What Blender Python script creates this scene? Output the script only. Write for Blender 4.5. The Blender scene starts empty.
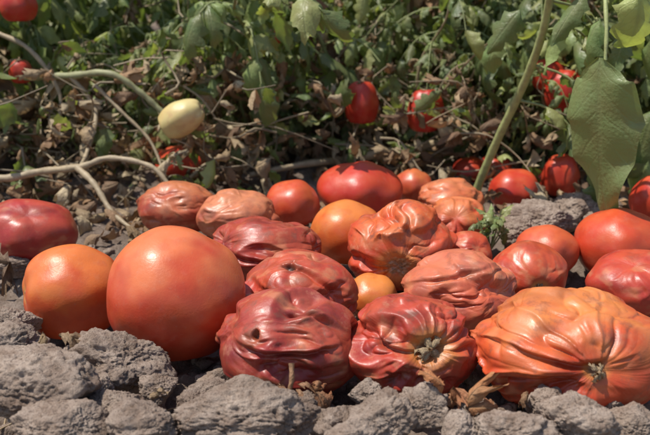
import bpy, bmesh, math, random
import numpy as np
from mathutils import Vector, Matrix
random.seed(7); RS=np.random.RandomState(11)
S=bpy.context.scene
H=0.27; PIT=math.radians(17)
# world positions (metres; table of x,z in mm, y given where used) of stems, fruit and leaves
TB='DX41BM3LG23RG63QI43SKQ3TJA3SIB3VH73NFD3UEJ3VCW3QFT3LHM3NJA3DK43HJZ3LJW3LKZ3KLU3ENJ3IN33NHN379J3NMA38O03ANL2PLI2YC23HMD30P43Y802UJU54HU5AO55SNQ68756D7G8FEZ7BCL5A5G3X7E3T8J409V4AAP4JBV4DCH3T9S49AD3XAX3BBN2X7G6A906FAC6KB760BT5F906F9R5F9Q4G9P459T66AK5HBG4MBY3PHC3DIM3QJZ3UKV3XM34CEA37FV3EHC3DCH39D73PEJ3PFT4F6J7Q7S758N5U8G4IL42XL73KLJ54LW6KM37VM48XLZABM48XMK9FMW9KMV8MMU7SMQ7UMW8LNG9AMQ93OK80PD61MH8FO088PC4OLP8LLC7RKN36GJ3QGJ3QIQ3RIQ3RIH3QIH3QJ03OJ03O9O3H9O3HBN3GBN3GB037B037C83ZC83ZIG'
WP=[(int(TB[i:i+2],36)/1000-.6,int(TB[i+2:i+4],36)/1000-.1 if len(TB[i+2:i+4])==2 else .025) for i in range(0,len(TB),4)]
itr=iter(WP)
def P(y):
    try: x,z=next(itr)
    except StopIteration: x,z=-.018,.022
    return (x,y,z)
def AX(r,u):   # unit direction: r to the right, u upwards, rest towards the path
    w=math.sqrt(max(0,1-r*r-u*u)); return np.array((r,.2924*u-.9563*w,.9563*u+.2924*w))
# ---------- noise
perm=RS.permutation(256); G=RS.normal(size=(256,3)); G/=np.linalg.norm(G,axis=1)[:,None]
def gn(p):
    p=np.asarray(p,float); i=np.floor(p).astype(int); f=p-i; w=f*f*f*(f*(f*6-15)+10); out=0
    for dx in(0,1):
        for dy in(0,1):
            for dz in(0,1):
                h=perm[(perm[(perm[(i[:,0]+dx)&255]+i[:,1]+dy)&255]+i[:,2]+dz)&255]
                g=G[h]; dd=(g*(f-np.array((dx,dy,dz)))).sum(1)
                ww=(w[:,0] if dx else 1-w[:,0])*(w[:,1] if dy else 1-w[:,1])*(w[:,2] if dz else 1-w[:,2])
                out=out+ww*dd
    return out*1.7
def fbm(p,o=4,g=.5):
    s=0;a=1;p=np.asarray(p,float)
    for k in range(o): s=s+a*gn(p+k*17.3); p=p*2.03; a*=g
    return s
def sst(x,a,b):
    t=np.clip((x-a)/(b-a),0,1); return t*t*(3-2*t)
# ---------- templates
def ico(sub):
    bm=bmesh.new(); bmesh.ops.create_icosphere(bm,subdivisions=sub,radius=1)
    v=np.array([x.co[:] for x in bm.verts]); v/=np.linalg.norm(v,axis=1)[:,None]
    f=np.array([[q.index for q in x.verts] for x in bm.faces]); bm.free(); return v,f
ICO={k:ico(k) for k in (2,3,4,5,6,7)}
def mkmesh(name,V,Fc,mats,col=None,uv=None,mi=None,smooth=True):
    me=bpy.data.meshes.new(name); me.from_pydata([tuple(x) for x in np.asarray(V).tolist()],[],[list(x) for x in Fc])
    if smooth: me.polygons.foreach_set('use_smooth',[True]*len(me.polygons))
    for m in mats: me.materials.append(m)
    if mi is not None: me.polygons.foreach_set('material_index',list(mi))
    if col is not None:
        c=np.ones((len(V),4)); c[:,:3]=np.clip(col,0,1); me.attributes.new('Col','FLOAT_COLOR','POINT').data.foreach_set('color',c.ravel())
    if uv is not None:
        me.attributes.new('luv','FLOAT_VECTOR','POINT').data.foreach_set('vector',np.asarray(uv,float).ravel())
    me.update(); return me
def mkobj(name,me,parent=None):
    o=bpy.data.objects.new(name,me); S.collection.objects.link(o)
    if parent: o.parent=parent
    return o
class MB:
    def __init__(s): s.V=[];s.F=[];s.C=[];s.U=[];s.M=[];s.n=0
    def add(s,V,Fc,col,uv=None,m=0):
        V=np.asarray(V); s.V.append(V); s.F+= (np.asarray(Fc)+s.n).tolist(); s.n+=len(V)
        c=np.empty((len(V),3)); c[:]=col; s.C.append(c)
        s.U.append(np.full((len(V),3),.5) if uv is None else uv); s.M+=[m]*len(Fc)
    def mesh(s,name,mats): return mkmesh(name,np.vstack(s.V),s.F,mats,np.vstack(s.C),np.vstack(s.U),s.M)
# ---------- materials
def newmat(n):
    m=bpy.data.materials.new(n); m.use_nodes=True; nt=m.node_tree; nt.nodes.clear(); return m,nt
def N(nt,t,**k):
    n=nt.nodes.new(t)
    for a,b in k.items(): setattr(n,a,b)
    return n
def L(nt,a,b): nt.links.new(a,b)
def mix(nt,fac,a,b,bt='MIX'):
    n=N(nt,'ShaderNodeMix',data_type='RGBA',blend_type=bt)
    for s,v in ((n.inputs[0],fac),(n.inputs[6],a),(n.inputs[7],b)):
        if hasattr(v,'links'): L(nt,v,s)
        else: s.default_value=v
    return n.outputs[2]
def ramp(nt,src,a,b,ca=(0,0,0,1),cb=(1,1,1,1)):
    r=N(nt,'ShaderNodeValToRGB'); r.color_ramp.elements[0].position=a; r.color_ramp.elements[1].position=b
    r.color_ramp.elements[0].color=ca; r.color_ramp.elements[1].color=cb; L(nt,src,r.inputs[0]); return r.outputs[0]
def noise(nt,co,sc,det=4,ro=.55):
    n=N(nt,'ShaderNodeTexNoise'); n.inputs['Scale'].default_value=sc; n.inputs['Detail'].default_value=det; n.inputs['Roughness'].default_value=ro
    L(nt,co,n.inputs['Vector']); return n.outputs[0]
def mth(nt,op,a,b,c=None):
    n=N(nt,'ShaderNodeMath',operation=op)
    for i,v in enumerate((a,b,c)):
        if v is None: continue
        if hasattr(v,'links'): L(nt,v,n.inputs[i])
        else: n.inputs[i].default_value=v
    return n.outputs[0]
def tomato_mat():
    m,nt=newmat('tomato_skin'); out=N(nt,'ShaderNodeOutputMaterial'); b=N(nt,'ShaderNodeBsdfPrincipled'); L(nt,b.outputs[0],out.inputs[0])
    col=N(nt,'ShaderNodeAttribute',attribute_name='Col').outputs['Color']
    fold=N(nt,'ShaderNodeAttribute',attribute_name='luv').outputs['Vector']
    rotn=N(nt,'ShaderNodeAttribute',attribute_name='rot').outputs['Fac']
    obj=N(nt,'ShaderNodeTexCoord').outputs['Object']
    n1=noise(nt,obj,45,3); n2=noise(nt,obj,600,2,.7); n3=noise(nt,obj,150,5,.7); n4=noise(nt,obj,75,4,.7)
    c=mix(nt,ramp(nt,n1,.35,.7),col,mix(nt,.25,col,(.62,.17,.05,1)))
    bl=mth(nt,'MULTIPLY',ramp(nt,n4,.54,.66),mth(nt,'MULTIPLY',rotn,.7)); c=mix(nt,bl,c,(.13,.035,.018,1))
    pl=mth(nt,'MULTIPLY',ramp(nt,n4,.32,.45,(1,1,1,1),(0,0,0,1)),mth(nt,'MULTIPLY',rotn,.42)); c=mix(nt,pl,c,(.56,.27,.15,1))
    dm=mth(nt,'MULTIPLY',ramp(nt,n3,.54,.75),.14)
    c=mix(nt,dm,c,(.42,.24,.16,1))
    sp=mth(nt,'MULTIPLY',ramp(nt,n2,.68,.74),.3); c=mix(nt,sp,c,(.35,.22,.14,1))
    L(nt,c,b.inputs['Base Color'])
    rr=N(nt,'ShaderNodeMapRange'); L(nt,n3,rr.inputs[0]); rr.inputs[1].default_value=.3; rr.inputs[2].default_value=.72; rr.inputs[3].default_value=.29; rr.inputs[4].default_value=.50
    L(nt,mth(nt,'MULTIPLY_ADD',rotn,.04,rr.outputs[0]),b.inputs['Roughness'])
    b.inputs['Specular IOR Level'].default_value=.5
    f1=noise(nt,fold,2.6,2,.5)
    a3=mth(nt,'MULTIPLY',mth(nt,'ABSOLUTE',mth(nt,'SUBTRACT',f1,.5),0),rotn)
    b1=N(nt,'ShaderNodeBump'); b1.inputs['Distance'].default_value=.004; b1.inputs['Strength'].default_value=.3; L(nt,a3,b1.inputs['Height'])
    b2=N(nt,'ShaderNodeBump'); b2.inputs['Distance'].default_value=.0003; b2.inputs['Strength'].default_value=.35; L(nt,n2,b2.inputs['Height']); L(nt,b1.outputs[0],b2.inputs['Normal'])
    L(nt,b2.outputs[0],b.inputs['Normal']); return m
def leaf_mat(name,rough=.42,trans=.3,bump=.5,vc=(.26,.28,.13,1),oc=(.22,.19,.08,1),tt=(1.6,1.8,.7,1)):
    m,nt=newmat(name); out=N(nt,'ShaderNodeOutputMaterial'); b=N(nt,'ShaderNodeBsdfPrincipled'); t=N(nt,'ShaderNodeBsdfTranslucent'); mx=N(nt,'ShaderNodeMixShader'); mx.inputs[0].default_value=trans
    L(nt,b.outputs[0],mx.inputs[1]); L(nt,t.outputs[0],mx.inputs[2]); L(nt,mx.outputs[0],out.inputs[0])
    col=N(nt,'ShaderNodeAttribute',attribute_name='Col').outputs['Color']
    luv=N(nt,'ShaderNodeAttribute',attribute_name='luv').outputs['Vector']; sx=N(nt,'ShaderNodeSeparateXYZ'); L(nt,luv,sx.inputs[0])
    obj=N(nt,'ShaderNodeTexCoord').outputs['Object']
    n1=noise(nt,obj,60,2); n2=noise(nt,obj,350,2)
    ax=mth(nt,'ABSOLUTE',sx.outputs[0],0)
    vein=ramp(nt,ax,.03,.1,(1,1,1,1),(0,0,0,1))
    sn=mth(nt,'SINE',mth(nt,'MULTIPLY',mth(nt,'MULTIPLY_ADD',ax,-.22,sx.outputs[1]),50),0)
    sv=ramp(nt,sn,.8,1.0)
    c=mix(nt,ramp(nt,n1,.35,.7),col,mix(nt,.5,col,oc))
    vv=mth(nt,'MAXIMUM',vein,mth(nt,'MULTIPLY',sv,.5))
    c=mix(nt,mth(nt,'MULTIPLY',vv,.3),c,vc)
    L(nt,c,b.inputs['Base Color'])
    tc=mix(nt,1.0,c,tt,'MULTIPLY'); L(nt,tc,t.inputs[0])
    b.inputs['Roughness'].default_value=rough; b.inputs['Specular IOR Level'].default_value=.5
    hs=mth(nt,'MULTIPLY_ADD',vv,-.6,n2)
    bp=N(nt,'ShaderNodeBump'); bp.inputs['Distance'].default_value=.0012; bp.inputs['Strength'].default_value=bump; L(nt,hs,bp.inputs['Height']); L(nt,bp.outputs[0],b.inputs['Normal'])
    return m
def stem_mat():
    m,nt=newmat('vine_stem'); out=N(nt,'ShaderNodeOutputMaterial'); b=N(nt,'ShaderNodeBsdfPrincipled'); L(nt,b.outputs[0],out.inputs[0])
    col=N(nt,'ShaderNodeAttribute',attribute_name='Col').outputs['Color']; obj=N(nt,'ShaderNodeTexCoord').outputs['Object']
    n1=noise(nt,obj,120,4,.7)
    c=mix(nt,ramp(nt,n1,.4,.7),col,mix(nt,.5,col,(.12,.09,.05,1))); L(nt,c,b.inputs['Base Color']); b.inputs['Roughness'].default_value=.6
    bp=N(nt,'ShaderNodeBump'); bp.inputs['Distance'].default_value=.001; bp.inputs['Strength'].default_value=.6; L(nt,n1,bp.inputs['Height']); L(nt,bp.outputs[0],b.inputs['Normal']); return m
def soil_mat(name,k=1.):
    m,nt=newmat(name); out=N(nt,'ShaderNodeOutputMaterial'); b=N(nt,'ShaderNodeBsdfPrincipled'); L(nt,b.outputs[0],out.inputs[0])
    g=N(nt,'ShaderNodeNewGeometry').outputs['Position']
    n0=noise(nt,g,14,2); n1=noise(nt,g,70,6,.68); n2=noise(nt,g,420,4,.75); n3=noise(nt,g,1500,2,.7)
    A=(.20*k,.143*k,.107*k,1); B=(.35*k,.275*k,.22*k,1); D=(.075*k,.046*k,.03*k,1)
    c=mix(nt,ramp(nt,n1,.36,.62),A,B); c=mix(nt,ramp(nt,n0,.42,.7),c,mix(nt,.35,c,D)); c=mix(nt,ramp(nt,n2,.35,.46,(1,1,1,1),(0,0,0,1)),c,mix(nt,.7,c,D))
    c=mix(nt,ramp(nt,n3,.6,.8),c,mix(nt,.4,c,(.5*k,.42*k,.34*k,1)))
    L(nt,c,b.inputs['Base Color']); b.inputs['Roughness'].default_value=.95; b.inputs['Specular IOR Level'].default_value=.12
    x=None
    for n,d,s in ((n1,.005,.6),(n2,.002,.85),(n3,.0006,.8)):
        bp=N(nt,'ShaderNodeBump'); bp.inputs['Distance'].default_value=d; bp.inputs['Strength'].default_value=s; L(nt,n,bp.inputs['Height'])
        if x: L(nt,x,bp.inputs['Normal'])
        x=bp.outputs[0]
    L(nt,x,b.inputs['Normal']); return m
TM=tomato_mat(); LM=leaf_mat('tomato_leaf'); DM=leaf_mat('dry_leaf',.75,.12,.9,(.34,.25,.14,1),(.24,.16,.085,1),(1.4,1.2,.9,1)); SM=stem_mat(); GM=soil_mat('dry_soil',.85); CM=soil_mat('clod_soil',1.25)
# ---------- leaf templates
def leaf_template(seed,bend=.4,curl=.35,rip=.06,lobe=.38,wid=.33,rows=14,cols=5,twist=0.):
    r=np.random.RandomState(seed); V=[];U=[]
    ph=r.rand()*6
    for i in range(rows):
        t=i/(rows-1); w=wid*(math.sin(math.pi*min(1,t**.62*.98+.01))**.75)
        for j in range(cols):
            s=-1+2*j/(cols-1)
            tooth=1-lobe*(.5+.5*math.cos(t*math.pi*2*3.3+ph*(.3 if s>0 else .5)))*abs(s)**2
            ww=w*tooth*s
            x=t+abs(s)*.05*math.sin(t*26)*(1-t)
            z=-curl*abs(ww)*abs(s)+ .10*abs(s)*w + rip*math.sin(t*9+ph+s*2)*abs(s)+rip*.5*math.sin(t*21+ph*2)*s
            a=bend*x
            X=math.sin(a)/bend if abs(bend)>1e-3 else x; Z=-(1-math.cos(a))/bend if abs(bend)>1e-3 else 0
            tw=twist*t
            V.append((X,ww*math.cos(tw)-z*math.sin(tw),Z+z*math.cos(tw)+ww*math.sin(tw))); U.append((s,t,0))
    Fc=[(i*cols+j,(i+1)*cols+j,(i+1)*cols+j+1,i*cols+j+1) for i in range(rows-1) for j in range(cols-1)]
    return np.array(V),np.array(U,float),np.array(Fc)
GT=[leaf_template(i,bend=random.uniform(.3,2.0),curl=random.uniform(.2,1.4),rip=random.uniform(.03,.09),lobe=random.uniform(.2,.5),wid=random.uniform(.22,.34),twist=random.uniform(-.8,.8)) for i in range(14)]
DT=[leaf_template(50+i,bend=random.uniform(1.5,4.5),curl=random.uniform(1,3),rip=random.uniform(.08,.16),lobe=random.uniform(.3,.6),wid=random.uniform(.2,.34),twist=random.uniform(-2,2)) for i in range(10)]
def frame(d,n):
    d=np.array(d,float); d/=np.linalg.norm(d); n=np.array(n,float); y=np.cross(n,d); y/=np.linalg.norm(y)+1e-9; z=np.cross(d,y)
    return np.stack([d,y,z])
def add_leaf(mb,p,d,n,L_,col,dry=False,tpl=None,m=None):
    V,U,Fc=tpl if tpl else random.choice(DT if dry else GT)
    mb.add(V@frame(d,n)*L_+np.array(p),Fc,col,U,(2 if dry else 1) if m is None else m)
def crom(pts,n):
    pts=[np.array(p,float) for p in pts]; Q=[2*pts[0]-pts[1]]+pts+[2*pts[-1]-pts[-2]]; out=[]
    for i in range(1,len(Q)-2):
        for k in range(n):
            t=k/n; out.append(.5*((2*Q[i])+(-Q[i-1]+Q[i+1])*t+(2*Q[i-1]-5*Q[i]+4*Q[i+1]-Q[i+2])*t*t+(-Q[i-1]+3*Q[i]-3*Q[i+1]+Q[i+2])*t**3))
    out.append(pts[-1]); return np.array(out)
def tube(mb,pts,r0,r1,col,n=5,sides=7,m=0,kn=.12):
    C=crom(pts,n); K=len(C); V=[]
    T=np.gradient(C,axis=0); up=np.array((.3,.2,1.))
    for i in range(K):
        t=T[i]/(np.linalg.norm(T[i])+1e-9); a=np.cross(t,up); a/=np.linalg.norm(a)+1e-9; b=np.cross(t,a)
        r=(r0+(r1-r0)*i/(K-1))*(1+kn*math.sin(i*1.7+r0*9000))
        for k in range(sides):
            an=2*math.pi*k/sides; V.append(C[i]+(a*math.cos(an)+b*math.sin(an))*r)
    Fc=[(i*sides+k,i*sides+(k+1)%sides,(i+1)*sides+(k+1)%sides,(i+1)*sides+k) for i in range(K-1) for k in range(sides)]
    mb.add(V,Fc,col,None,m); return C
def gcol():
    r=random.random()
    if r<.26: c=np.array((.35,.38,.14))
    elif r<.6: c=np.array((.21,.275,.095))
    else: c=np.array((.12,.17,.06))
    return c*random.uniform(.75,1.35)
def dcol():
    return np.array(random.choice([(.42,.30,.17),(.28,.16,.08),(.50,.40,.25),(.18,.10,.055),(.38,.22,.11)]))*random.uniform(.7,1.15)
def rv():
    v=RS.normal(size=3); return v/np.linalg.norm(v)
def compound(mb,p,az,L_,dry=False,droop=.8,scale=1.):
    d=np.array((math.cos(az),math.sin(az),random.uniform(-.1,.7))); d/=np.linalg.norm(d)
    f=lambda t: np.array(p)+d*L_*t*(1-.15*t)+np.array((0,0,-1))*droop*L_*t*t
    col=(.36,.27,.16) if dry else (.25,.29,.11)
    tube(mb,[f(0),f(.35),f(.7),f(1)],.0017*scale,.0008*scale,col,n=3,sides=5)
    side=np.cross(d,(0,0,1)); side/=np.linalg.norm(side)
    for t,sz in ((.3,.5),(.38,.25),(.55,.7),(.68,.3),(.8,.8),(1,1)):
        tg=f(min(1,t+.02))-f(t-.02); tg/=np.linalg.norm(tg)
        for s in ((0,) if t==1 else (-1,1)):
            if random.random()<.07 : continue
            dd=tg*(1 if s==0 else .55)+side*s*.8+np.array((0,0,-random.uniform(-.1,.9)))+rv()*.35
            nn=np.array((-.35,-.4,1))+rv()*.7
            add_leaf(mb,f(t)+side*s*.002,dd,nn,sz*.060*scale*random.uniform(.75,1.25),(dcol() if dry else gcol()),dry)
def gen_plant(seed,h=.42,ns=8,lean=(0,0),dry=.25,spread=.8,lowdry=.14):
    random.seed(seed); mb=MB()
    for k in range(ns):
        az=2*math.pi*(k+random.random()*.7)/ns; p=np.array((random.uniform(-.02,.02),random.uniform(-.02,.02),-.01)); pts=[p.copy()]
        out=random.uniform(.25,1.1)*spread; steps=8; stepl=h*1.25/steps
        for i in range(steps):
            t=i/steps
            dz=math.cos(t*1.5*out)*1.0; d=np.array((math.cos(az)*out+lean[0],math.sin(az)*out+lean[1],dz))+rv()*.35
            p=p+d/np.linalg.norm(d)*stepl; p[2]=max(p[2],.01); pts.append(p.copy()); az+=random.uniform(-.4,.4)
        wd=random.random()<.35
        C=tube(mb,pts,random.uniform(.003,.005),.0016,(.40,.31,.19) if wd else (.26,.30,.12),n=4,sides=7)
        for i in range(3,len(C),2):
            z=C[i][2]
            if z<lowdry and random.random()<.4: continue
            isd=random.random()<(dry+ (.45 if z<lowdry else 0))
            compound(mb,C[i],i*2.4+random.random(),random.uniform(.09,.15)*(.7 if isd else 1),isd,droop=random.uniform(.3,1.0),scale=random.uniform(.75,1.1)*(.75 if isd else 1))
        for _ in range(2):
            i=random.randrange(4,len(C)-2); q=C[i]; e=q+rv()*np.array((.12,.12,.05))
            tube(mb,[q,(q+e)/2+rv()*.015,e,e+rv()*.03],.0016,.0007,(.38,.30,.19),n=3,sides=5)
    return mb.mesh('tomato_plant_mesh',[SM,LM,DM])
plants=[gen_plant(100+i,h=random.Random(i).uniform(.33,.43),dry=[.1,.2,.1,.24,.13,.2,.1][i],lean=(0,-.1)) for i in range(7)]
def put_plant(me,x,y,rot,s=1.):
    o=mkobj('tomato_plant',me); o.location=(x,y,0); o.rotation_euler=(0,0,rot); o.scale=(s,s,s); return o
rr=random.Random(5); k=0
for y,sx,xm in ((1.24,.24,.74),(1.50,.27,1.0),(1.85,.36,1.2),(2.5,.5,1.6),(3.4,.8,2.4)):
    x=-xm+rr.random()*.1
    while x<=xm:
        put_plant(plants[k%7],x,y+rr.uniform(-.07,.07),rr.random()*6.28 if y>1.4 else rr.uniform(-.5,.5),rr.uniform(.85,1.1)); k+=1; x+=sx*rr.uniform(.85,1.15)
for i,(x,y,s) in enumerate(((-.47,1.12,.62),(-.24,1.16,.45),(-.06,1.14,.5),(.10,1.15,.6),(.25,1.12,.45),(.42,1.06,.6),(.54,1.10,.6))): put_plant(plants[(i*3+1)%7],x,y,i*1.9,s)
# ---------- ground
def axis(lo,hi,fine,step):
    a=list(np.arange(lo,hi,step)); s=step; x=hi
    while x<fine: a.append(x); s*=1.12; x+=s
    a.append(x); return a
xp=axis(0,.6,70,.005); xs=np.array([-v for v in xp[::-1][:-1]]+xp)
yn=axis(0,.1,20,.03); ys=np.array([.3-v for v in yn[::-1][:-1]]+[.3+v for v in axis(0,.9,80,.005)])
XX,YY=np.meshgrid(xs,ys); q=np.stack([XX.ravel(),YY.ravel(),np.zeros(XX.size)],1)
def gh(q):
    q=np.asarray(q,float); q=q.copy(); q[:,2]=0
    h=.008*fbm(q*7,3)+.014*(np.abs(gn(q*26))-.3)+.007*np.abs(gn(q*60+3))+.003*gn(q*150)
    h=h+.015*sst(q[:,1],.95,1.2)
    return h-.006
Z=gh(q); q[:,2]=Z; nx=len(xs); ny=len(ys)
Fc=[(j*nx+i,j*nx+i+1,(j+1)*nx+i+1,(j+1)*nx+i) for j in range(ny-1) for i in range(nx-1)]
mkobj('ground',mkmesh('ground',q,Fc,[GM]))
def ghz(x,y): return float(gh(np.array([[x,y,0.]]))[0])
# ---------- clods
def clodV(sub,seed,fac=13,det=1.):
    V,Fc=ICO[sub]; r=np.random.RandomState(seed); R=1+.34*fbm(V*1.2+seed*3.1,2)
    for _ in range(fac):
        m=r.normal(size=3); m/=np.linalg.norm(m); d=r.uniform(.62,.95); c=V@m; lim=np.where(c>.2,d/np.maximum(c,.2),9)
        k=12.; R=-np.log(np.exp(-k*R)+np.exp(-k*np.minimum(lim,3)))/k*.35+np.minimum(R,lim)*.65
    R=R+det*(.06*fbm(V*3.5+seed,5,.6)-.14*np.exp(-(np.abs(gn(V*2.1+seed))/.05)**2)*sst(gn(V*2+seed),-.1,.3)-.05*sst(gn(V*7+seed*2),.3,.6)+.025*fbm(V*18,3,.7))
    return V*R[:,None],Fc
def clod(c,r,seed,rot=0,sub=6):
    V,Fc=clodV(sub,seed); a=math.cos(rot),math.sin(rot); M=np.array(((a[0],a[1],0),(-a[1],a[0],0),(0,0,1)))
    o=mkobj('dirt_clod',mkmesh('dirt_clod',(V@M)*np.array(r),Fc,[CM])); o.location=c
CL=[(-.0455,.435,.024,.047,.030,.024),(-.1297,.50,.025,.034,.026,.021),(-.164,.455,.033,.036,.03,.022),(-.137,.465,.024,.020,.018,.014),(.031,.425,.027,.020,.018,.016),(.054,.435,.030,.016,.014,.014),
(.007,.43,.022,.013,.012,.011),(.096,.415,.027,.025,.02,.013),(.132,.42,.030,.023,.018,.017),(-.2144,.57,.0187,.019,.018,.016),(-.098,.475,.021,.014,.013,.010),(-.0945,.42,.026,.020,.02,.013),(.1635,.43,.021,.018,.018,.012),
(.070,.415,.026,.012,.012,.010),(.2023,.80,.021,.034,.03,.022),(.2482,.86,.017,.028,.03,.022),(.1747,.77,.021,.02,.02,.016),(.265,.83,.009,.02,.02,.018),(-.1385,.42,.028,.026,.022,.014),(-.069,.47,.021,.013,.012,.009),
(-.258,.72,.0105,.028,.02,.012),(-.205,.52,.024,.028,.018,.018),(.024,.455,.027,.011,.011,.009),(.0128,.41,.025,.017,.015,.010),(-.010,.445,.026,.010,.010,.008),(.121,.445,.027,.012,.012,.009),(-.115,.445,.024,.016,.014,.013),(.085,.44,.022,.010,.010,.009),(-.075,.455,.020,.011,.012,.009),(.160,.455,.02,.012,.012,.010)]
for i,(x,y,z,a,b,c) in enumerate(CL): clod((x,y,z),(a,b,c),i+3,i*1.3)
mb=MB(); T=[clodV(3,200+i,8) for i in range(12)]; T4=[clodV(4,300+i,10) for i in range(10)]
rr=random.Random(3)
def crumb(x,y,s,TT):
    V,Fc=rr.choice(TT); M=np.array(Matrix.Rotation(rr.random()*6,3,Vector(rv())))
    mb.add(V@M*s*np.array((1,1,.8))+np.array((x,y,ghz(x,y)+s*.4)),Fc,(.2,.2,.2))
for i in range(2300):
    y=rr.uniform(.34,.60) if rr.random()<.65 else rr.uniform(.6,1.5); x=rr.uniform(-.55,.55)*(y+.15)/.6*.9
    crumb(x,y,.0014+.005*rr.random()**3,T)
for i in range(220):
    y=rr.uniform(.38,.52) if rr.random()<.65 else rr.uniform(.55,1.1); x=rr.uniform(-.45,.45)*(y+.1)/.6
    crumb(x,y,rr.uniform(.005,.012),T4)
mkobj('soil_crumbs',mb.mesh('soil_crumbs',[CM]))
# ---------- tomatoes
RED=(.50,.045,.022)
def tomato(name,c,r,axis,seed,wr=0.,K=1.5,colA=RED,colB=RED,top=.5,lob=.03,nl=5,scar=.0,holes=(),mask=None,sub=6,slump=.0,crum=0.,warp=.28,dent=0.,cuts=()):
    V,Fc=ICO[sub]; axis=np.array(axis,float); axis/=np.linalg.norm(axis)
    e1=np.cross(axis,(.13,.2,1)); e1/=np.linalg.norm(e1); e2=np.cross(axis,e1)
    ct=np.clip(V@axis,-1,1); th=np.arccos(ct); ph=np.arctan2(V@e2,V@e1)
    wf=fbm(V*1.3+seed*5.7,2); phw=ph+warp*wf*sst(th,.1,.9)
    R=1+lob*np.cos(nl*ph+seed)*np.sin(th)+.04*fbm(V*1.1+seed*2.2,2)
    R=R-.12*np.exp(-(th/.33)**2)-.03*np.exp(-((math.pi-th)/.3)**2)
    q=np.stack([K*np.cos(phw),K*np.sin(phw),th*.6+.25*wf],1)+seed*3.3
    cz=lambda b,w:np.exp(-(b/w)**1.4)
    if wr>0:
        b1=np.abs(gn(q)); q2=q*np.array((1.7,1.7,1.2))+7; b2=np.abs(gn(q2)); b3=np.abs(gn(q*np.array((1.3,1.3,.9))+27)); b4=np.abs(gn(q*np.array((3.2,3.2,1.6))+47))
        env=sst(th,.10,.45)*(1-.8*sst(th,1.6,2.6))
        if mask is not None: env=env*(.04+.96*sst(V@np.array(mask),-.25,.6))
        else: env=env*(.12+1.0*sst(gn(V*1.2+seed*1.7),-.2,.35))
        R=R+wr*env*(-1.1*cz(b1,.20)-.4*cz(b2,.15)+.6*cz(b3,.13)-.10*cz(b4,.12)+.35)
    dn=0
    if dent>0:
        dn=sst(gn(V*np.array((1.3,1.3,1.7))+seed*6.1),.02,.5)*sst(V[:,2],-.6,.1); R=R-dent*dn
        p=V*np.array((1.6,1.6,3.0))+.4*wf[:,None]+seed*2; R=R-dent*.28*cz(np.abs(gn(p)),.12)*sst(dn,.02,.3)
    if crum>0:
        w=np.stack([fbm(V*1.1+seed+9,2),fbm(V*1.1+seed+19,2),fbm(V*1.1+seed+29,2)],1)
        p=(V+.3*w)*np.array((.9,1.1,2.0))+seed
        e=.1+.95*sst(gn(V*1.3+seed*3.1),-.1,.35)
        R=R+crum*e*(-1.3*cz(np.abs(gn(p)),.18)-.3*cz(np.abs(gn(p*1.9)),.13)+.45*cz(np.abs(gn(p*1.3+5)),.13)+.3)
    for cd_,cn_,cl_,cw_,cdp in cuts:
        cd_=np.array(cd_);cn_=np.array(cn_);cn_=cn_-cd_*(cn_@cd_);cn_/=np.linalg.norm(cn_);al=np.cross(cd_,cn_)
        x=V@al; yv=V@cn_+.10*gn(V*2.2+seed)-.25*x*x; fr=sst(V@cd_,0,.3)*np.exp(-(np.abs(x)/cl_)**4)
        R=R-cdp*fr*np.exp(-(yv/cw_)**2)+cdp*.5*fr*np.exp(-((yv-2*cw_)/(1.2*cw_))**2)
    col=np.empty((len(V),3)); f=sst(.9*V[:,2]+.55*fbm(V*1.6+seed*4.1,3),top-.35,top+.55)[:,None]
    col[:]=np.array(colA)*(1-f)+np.array(colB)*f
    g=sst(fbm(V*2.6+seed*9,3),.15,.7)[:,None]*.35; col=col*(1-g)+col*g*np.array((.72,.55,.7))
    if wr>0 or crum>0:
        g=sst(fbm(V*2.1+seed*3,4),.2,.7)[:,None]*.5; col=col*(1-g)+np.array((.54,.23,.11))*g
        g=sst(fbm(V*1.7+seed*13,3),.05,.65)[:,None]*.55; col=col*(1-g)+col*np.array((.5,.48,.65))*g
    if scar>0:
        d=th+.3*scar*gn(V*9+seed); s=(1-sst(d,scar*.7,scar*1.15))[:,None]
        sc=np.array((.30,.21,.12))*(1+.7*gn(V*25)[:,None]); col=col*(1-s)+sc*s; R=R+s[:,0]*.03*gn(V*14+seed)-.03*np.exp(-(th/(scar*1.1))**2)
        s2=np.exp(-((th-scar*1.25)/(.5*scar))**2)[:,None]*.6; col=col*(1-s2)+np.array((.55,.27,.07))*s2
    for hd,hr in holes:
        hd=np.array(hd); an=np.arccos(np.clip(V@(hd/np.linalg.norm(hd)),-1,1))*(1+.6*gn(V*6+seed)); s=(1-sst(an,hr*.6,hr*1.1)); R=R-.13*s
        col=col*(1-s[:,None])+np.array((.035,.018,.012))*s[:,None]; s2=np.exp(-((an-hr*1.3)/(.5*hr))**2)[:,None]*.5; col=col*(1-s2)+np.array((.22,.07,.03))*s2
    X=V*R[:,None]
    if slump: X[:,:2]*=(1+slump*np.clip(-X[:,2],0,1)[:,None])
    X[:,2]=np.where(X[:,2]<-.72,-.72-(-.72-X[:,2])*.35,X[:,2])
    X=X*np.array(r)
    me=mkmesh(name,X,Fc,[TM],col,q)
    me.attributes.new('rot','FLOAT','POINT').data.foreach_set('value',np.full(len(V),min(1,(wr+crum)*8)+.0))
    o=mkobj(name,me); o.location=c
    return o
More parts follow.
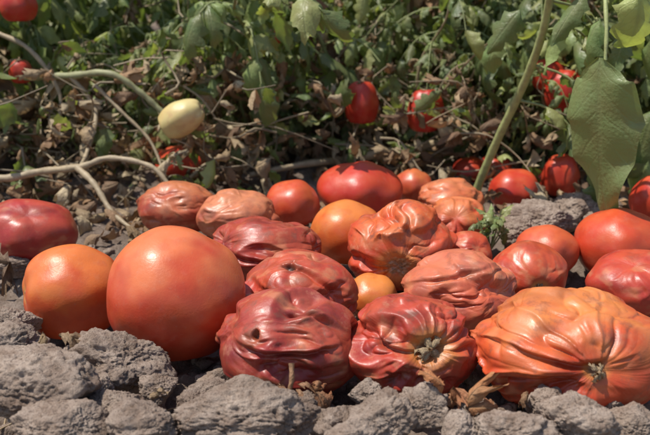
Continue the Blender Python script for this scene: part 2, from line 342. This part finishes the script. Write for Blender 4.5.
def calyx(parent,axis,r,seed,n=5,L_=.012,ln=.8):
    rd=random.Random(seed); mb=MB(); axis=np.array(axis,float); axis/=np.linalg.norm(axis); e1=np.cross(axis,(.1,.3,1)); e1/=np.linalg.norm(e1); e2=np.cross(axis,e1); p=axis*np.array(r)*ln
    for k in range(n):
        a=6.28*k/n+rd.random()*.6; d=e1*math.cos(a)+e2*math.sin(a)+axis*rd.uniform(.1,.9)
        add_leaf(mb,p,d,axis,L_*rd.uniform(.6,1.2),np.array((.52,.38,.22))*rd.uniform(.7,1.1),True,m=0)
    tube(mb,[p-axis*.002,p+axis*.001,p+axis*.003+e1*.002],.0013,.0009,(.36,.24,.13),n=3,m=0)
    mkobj('calyx',mb.mesh('calyx',[DM]),parent)
tomato('tomato',P(.558),(.0465,.046,.0455),(.3,.7,.55),1,colA=(.52,.052,.020),colB=(.68,.17,.06),top=.35,lob=.018,nl=4,sub=7)
tomato('tomato',P(.605),(.0365,.034,.035),AX(-.93,-.05),2,colA=(.55,.07,.018),colB=(.66,.17,.035),top=.3,lob=.03,scar=.14,sub=7)
r=(.044,.04,.034); tomato('rotten_tomato',P(.505),r,AX(-.85,.35),3,wr=.055,K=1.1,colA=(.29,.028,.022),colB=(.36,.055,.038),lob=.03,holes=((AX(-.42,.30),.085),),sub=7,slump=.06,crum=.05,dent=.16,cuts=((AX(.0,-.05),(0,0,1),.55,.05,.13),(AX(.35,.6),(.5,0,1),.4,.05,.10)))
r=(.041,.037,.031); tomato('rotten_tomato',P(.585),r,AX(-.6,.75),4,wr=.025,K=1.0,colA=(.42,.04,.024),colB=(.48,.08,.04),holes=((AX(-.14,.72),.09),),sub=7,crum=.04,dent=.12,cuts=((AX(.3,.5),(.6,0,1),.5,.05,.09),))
r=(.040,.036,.031); A=AX(.25,.12); t=tomato('rotten_tomato',P(.50),r,A,5,wr=.075,K=1.3,colA=(.39,.034,.02),colB=(.45,.06,.03),scar=.24,sub=7,slump=.08,crum=.05,dent=.17,cuts=((AX(-.5,.2),(.6,0,1),.4,.06,.11),)); calyx(t,A,r,1,6,.011,.86)
r=(.057,.048,.037); A=AX(.06,-.06); t=tomato('rotten_tomato',P(.49),r,A,6,wr=.08,K=1.7,colA=(.56,.065,.02),colB=(.68,.21,.055),top=.35,scar=.09,mask=AX(-.85,.4),sub=7,holes=((AX(.80,-.2),.10),),warp=.28,dent=.09,cuts=((AX(-.35,.1),(.15,0,1),.45,.05,.07),)); calyx(t,A,r,2,7,.009,.95)
r=(.040,.036,.030); tomato('rotten_tomato',P(.585),r,AX(.5,.1),7,wr=.03,K=1.2,colA=(.50,.09,.045),colB=(.57,.16,.08),top=.3,sub=7,crum=.04,dent=.10,cuts=((AX(-.2,.5),(-.3,0,1),.5,.05,.08),))
r=(.042,.038,.037); A=AX(-.1,-.42); tomato('rotten_tomato',P(.675),r,A,8,wr=.14,K=1.3,colA=(.52,.055,.022),colB=(.60,.13,.035),top=.45,scar=.26,sub=7,warp=.3,dent=.11)
tomato('tomato',P(.735),(.031,.03,.029),(.2,.6,.7),9,colA=(.6,.10,.022),colB=(.68,.20,.04),top=.3,lob=.015)
tomato('rotten_tomato',P(.67),(.045,.036,.028),AX(-.8,.3),10,wr=.035,K=1.1,colA=(.30,.028,.02),colB=(.36,.05,.03),sub=7,crum=.05,dent=.13)
tomato('rotten_tomato',P(.76),(.036,.03,.024),AX(.2,.8),11,wr=.03,K=1.2,colA=(.48,.12,.055),colB=(.56,.2,.095),top=.2,crum=.035,dent=.08)
tomato('rotten_tomato',P(.80),(.037,.03,.025),AX(-.3,.6),12,wr=.04,K=1.3,colA=(.38,.06,.03),colB=(.47,.15,.06),top=.3,crum=.045,dent=.10)
tomato('tomato',P(.83),(.026,.026,.024),(.1,.8,.5),13,colA=(.52,.055,.022),colB=(.58,.1,.03),top=.6)
tomato('tomato',P(.87),(.042,.038,.030),(.1,.8,.5),14,colA=(.5,.035,.018),colB=(.5,.05,.022),top=.8,lob=.04)
tomato('tomato',P(.93),(.020,.02,.018),(.1,.8,.5),15,colA=(.5,.07,.03),colB=(.58,.15,.05))
tomato('rotten_tomato',P(.86),(.033,.03,.022),AX(.3,.6),16,wr=.03,K=1.3,colA=(.48,.1,.04),colB=(.58,.17,.07),top=.2,crum=.04,dent=.08)
tomato('rotten_tomato',P(.775),(.028,.028,.024),AX(-.2,.2),17,wr=.07,K=1.6,colA=(.52,.06,.025),colB=(.6,.17,.06),top=.3,dent=.08)
tomato('rotten_tomato',P(.69),(.019,.02,.018),AX(.3,.3),18,wr=.03,K=1.3,colA=(.45,.05,.025),colB=(.5,.07,.03))
r=(.029,.029,.025); A=AX(.1,-.35); t=tomato('tomato',P(.645),r,A,19,colA=(.5,.05,.022),colB=(.52,.08,.03),scar=.16,wr=.02,K=1.5); calyx(t,A,r,3,5,.008,.9)
tomato('tomato',P(.715),(.026,.026,.022),(.2,.7,.6),20,colA=(.52,.06,.025),colB=(.58,.11,.04),top=.3)
tomato('tomato',P(.72),(.036,.038,.031),(.2,.7,.6),21,colA=(.53,.05,.02),colB=(.56,.08,.022),top=.5)
tomato('rotten_tomato',P(.62),(.038,.034,.023),AX(-.3,.7),22,wr=.03,K=1.3,colA=(.45,.04,.024),colB=(.5,.06,.03))
tomato('tomato',P(.63),(.020,.02,.018),(.2,.7,.6),23,colA=(.6,.12,.025),colB=(.66,.22,.045),top=.2)
tomato('tomato',P(.74),(.044,.036,.028),AX(.2,.6),24,wr=.02,K=1.2,colA=(.33,.025,.022),colB=(.41,.04,.03))
for i,(y,a,b) in enumerate([(.93,.027,.023),(.98,.021,.026),(1.02,.018,.02),(1.05,.022,.018),(1.02,.030,.020),(1.06,.02,.017),(.80,.022,.024),(.86,.02,.018)]):
    tomato('tomato',P(y),(a,a,b),(.1,.7,.6),30+i,colA=(.50,.035,.018),colB=(.54,.07,.022),top=.7)
for i,(y,a,b) in enumerate([(1.02,.021,.028),(1.04,.020,.028),(1.01,.023,.027),(1.03,.02,.02),(1.02,.013,.015),(1.0,.02,.02),(1.06,.01,.012)]):
    r=(a,a,b); t=tomato('tomato',P(y),r,(.05,.1,1),50+i,colA=(.42,.018,.012),colB=(.46,.035,.014),top=.9); calyx(t,(.05,.1,1),r,i,5,.016,.9)
t=tomato('unripe_tomato',(0,0,0),(.018,.018,.027),(0,0,1),60,colA=(.56,.47,.19),colB=(.62,.54,.25),lob=.02); xq=P(.95); t.location=(xq[0],.91,xq[2]+.007); t.rotation_euler=(0,math.radians(62),0); calyx(t,(0,0,1),(.018,.018,.027),8,5,.014,.9)
# ---------- hand-built vines
mb=MB(); W=(.40,.31,.19)
PL=lambda *ys:[P(y) for y in ys]
tube(mb,PL(.92,.9,.9,.88,.88,.87,.86),.0045,.0022,W,n=8,sides=10)
tube(mb,PL(.88,.86,.84,.82),.0036,.0018,W,n=8,sides=9)
tube(mb,PL(1.0,.98,.96,.96,.96),.004,.003,(.32,.32,.16),n=8,sides=9)
tube(mb,PL(.98,.97,.93,.9),.003,.002,W,n=8,sides=9)
tube(mb,PL(.97,.96,.95,.93),.0022,.0015,W,n=8,sides=9)
tube(mb,PL(1.05,1.03,1.05,1.07,1.12),.0065,.004,W,n=8,sides=9)
tube(mb,PL(1.0,1.02,1.05),.003,.005,W,n=6)
tube(mb,PL(.98,1.0,1.05,1.1),.0025,.002,W,n=6)
tube(mb,PL(1.0,.99,.98,.97),.003,.002,W,n=6)
def tangle(n,x0,x1,y0,y1,zmax):
    for i in range(n):
        y=random.uniform(y0,y1); x=random.uniform(x0,x1); p=np.array((x,y,random.uniform(.005,zmax))); d=rv()*np.array((.10,.05,.06)); col=np.array(W)*random.uniform(.4,1.05)
        C=tube(mb,[p,p+d*.4+rv()*.012,p+d*.8+rv()*.016,p+d*1.2+rv()*.025],random.uniform(.0008,.0019),.0006,col,n=3,sides=5)
        if random.random()<.9:
            for _ in range(5):
                g=random.random()<.3
                add_leaf(mb,C[random.randrange(len(C))],rv()+np.array((0,0,-.5)),rv()+np.array((-.2,-.4,.5)),random.uniform(.018,.042),gcol() if g else dcol(),not g,m=2 if g else 1)
tangle(120,-.55,.5,.96,1.2,.09); tangle(100,-.55,-.1,.92,1.12,.14); tangle(45,-.1,.15,1.0,1.15,.13)
mkobj('dried_vine',mb.mesh('dried_vine',[SM,DM,LM]))
mb=MB(); GS=(.36,.40,.15)
C1=tube(mb,PL(.93,.92,.89,.86,.83,.81,.78),.0046,.0034,GS,n=8,sides=12,kn=.04)
tube(mb,PL(.81,.79,.76,.73,.72),.0025,.0014,GS,n=6,sides=8)
BT=leaf_template(77,bend=.45,curl=.35,rip=.035,lobe=.07,wid=.225,rows=30,cols=11,twist=.3)
add_leaf(mb,P(.72),(.02,-.05,-1),(-.6,-.7,.35),.146,(.22,.28,.11),tpl=BT)
for (y,dx,dz,s) in [(.75,-.5,-.6,.05),(.72,.1,-1,.07),(.78,-.6,-.7,.05),(.8,-.2,-1,.07),(.85,-.3,-1,.07),(.82,-.4,-1,.05),(.8,-.4,-1,.05),(.85,-.4,-.8,.06),(.86,-.6,-.7,.05),(.88,-.6,-.8,.04)]:
    add_leaf(mb,P(y),(dx,-.15,dz),rv()*.5+np.array((-.4,-.8,.6)),s,gcol()*1.3)
for i in range(22,len(C1),6): compound(mb,C1[i],random.choice((-.2,.4,2.9,1.5)),.10,False,.8,.9)
mkobj('tomato_plant',mb.mesh('tomato_plant_hero',[SM,LM,DM]))
mb=MB(); b0=np.array(P(.74))
for k in range(9):
    e=b0+np.array((random.uniform(-.014,.014),random.uniform(-.01,.01),random.uniform(.015,.045))); tube(mb,[b0,(b0+e)/2+rv()*.002,e],.0009,.0005,(.2,.25,.1),n=3,sides=5)
    for _ in range(4): add_leaf(mb,e*.8+b0*.2+rv()*.003,rv()+np.array((0,0,.3)),(0,-.4,1),random.uniform(.008,.016),gcol()*1.1)
mkobj('weed_sprout',mb.mesh('weed_sprout',[SM,LM,DM]))
mb=MB()
for i in range(1000):
    y=random.uniform(.82,1.35); x=random.uniform(-.62,.62); p=(x,y,ghz(x,y)+random.uniform(.002,.03)); add_leaf(mb,p,rv()*np.array((1,1,.5)),rv()+np.array((0,0,1)),random.uniform(.012,.04),dcol(),True,m=0)
for (y,s,c) in [(.445,.022,(.3,.12,.05)),(.425,.028,(.42,.17,.06)),(.43,.02,(.3,.12,.05)),(.44,.018,(.34,.14,.06)),(.68,.03,(.14,.08,.05)),(.78,.03,(.3,.2,.1)),(.78,.035,(.24,.15,.09)),(.50,.02,(.28,.18,.1)),(.86,.02,(.34,.22,.13)),(.76,.03,(.2,.13,.08))]:
    for k in range(2): add_leaf(mb,P(y),rv()*np.array((1,.6,.7)),rv()+np.array((0,-.5,1)),s,c,True,m=0)
for (x,y,z,s,c) in [(.062,.428,.047,.018,(.45,.17,.06)),(.068,.43,.045,.015,(.36,.13,.05)),(-.004,.446,.037,.015,(.34,.13,.05)),(-.09,.44,.037,.012,(.3,.2,.11)),(.11,.44,.036,.012,(.3,.16,.08)),(-.17,.50,.045,.014,(.3,.2,.1))]:
    for k in range(2): add_leaf(mb,(x,y,z),rv()*np.array((1,.6,.7)),rv()+np.array((0,-.5,1)),s,c,True,m=0)
for i in range(110):
    y=random.uniform(.39,.56); x=random.uniform(-.3,.3); p=np.array((x,y,ghz(x,y)+.008)); d=rv()*np.array((.02,.02,.006)); tube(mb,[p,p+d*.5+rv()*.002,p+d],.0007,.0003,(.4,.3,.18),n=3,sides=5)
tube(mb,[(-.0187,.456,.046),(-.0184,.452,.038),(-.0198,.45,.030),(-.0176,.447,.020)],.0016,.0012,(.34,.18,.09),n=4,sides=6,m=0)
for k in range(5): add_leaf(mb,(-.019+.001*k,.450,.024+.003*k),rv()*np.array((1,.5,1)),rv(),.012,(.36,.18,.09),True,m=0)
mkobj('dry_leaf_litter',mb.mesh('dry_leaf_litter',[DM]))
# ---------- light, camera
el,az=math.radians(67),math.radians(-96)
sv=Vector((math.sin(az)*math.cos(el),math.cos(az)*math.cos(el),math.sin(el)))
ld=bpy.data.lights.new('sun','SUN'); ld.energy=5; ld.angle=math.radians(.5); ld.color=(1,.95,.87); lo=bpy.data.objects.new('sun',ld); S.collection.objects.link(lo); lo.rotation_euler=sv.to_track_quat('Z','Y').to_euler()
w=bpy.data.worlds.new('World'); S.world=w; w.use_nodes=True; nt=w.node_tree; bg=nt.nodes['Background']; sk=nt.nodes.new('ShaderNodeTexSky'); sk.sky_type='NISHITA'; sk.sun_disc=False; sk.sun_elevation=el; sk.sun_rotation=az; nt.links.new(sk.outputs[0],bg.inputs[0]); bg.inputs[1].default_value=.14
cd=bpy.data.cameras.new('camera'); cam=bpy.data.objects.new('camera',cd); S.collection.objects.link(cam); cd.lens=50; cd.sensor_width=36; cd.clip_start=.01; cd.clip_end=500
cam.location=(0,0,H); cam.rotation_euler=(math.radians(90)-PIT,0,0); S.camera=cam
cd.dof.use_dof=True; cd.dof.focus_distance=.60; cd.dof.aperture_fstop=14
S.view_settings.view_transform='Standard'; S.view_settings.look='None'; S.view_settings.exposure=0
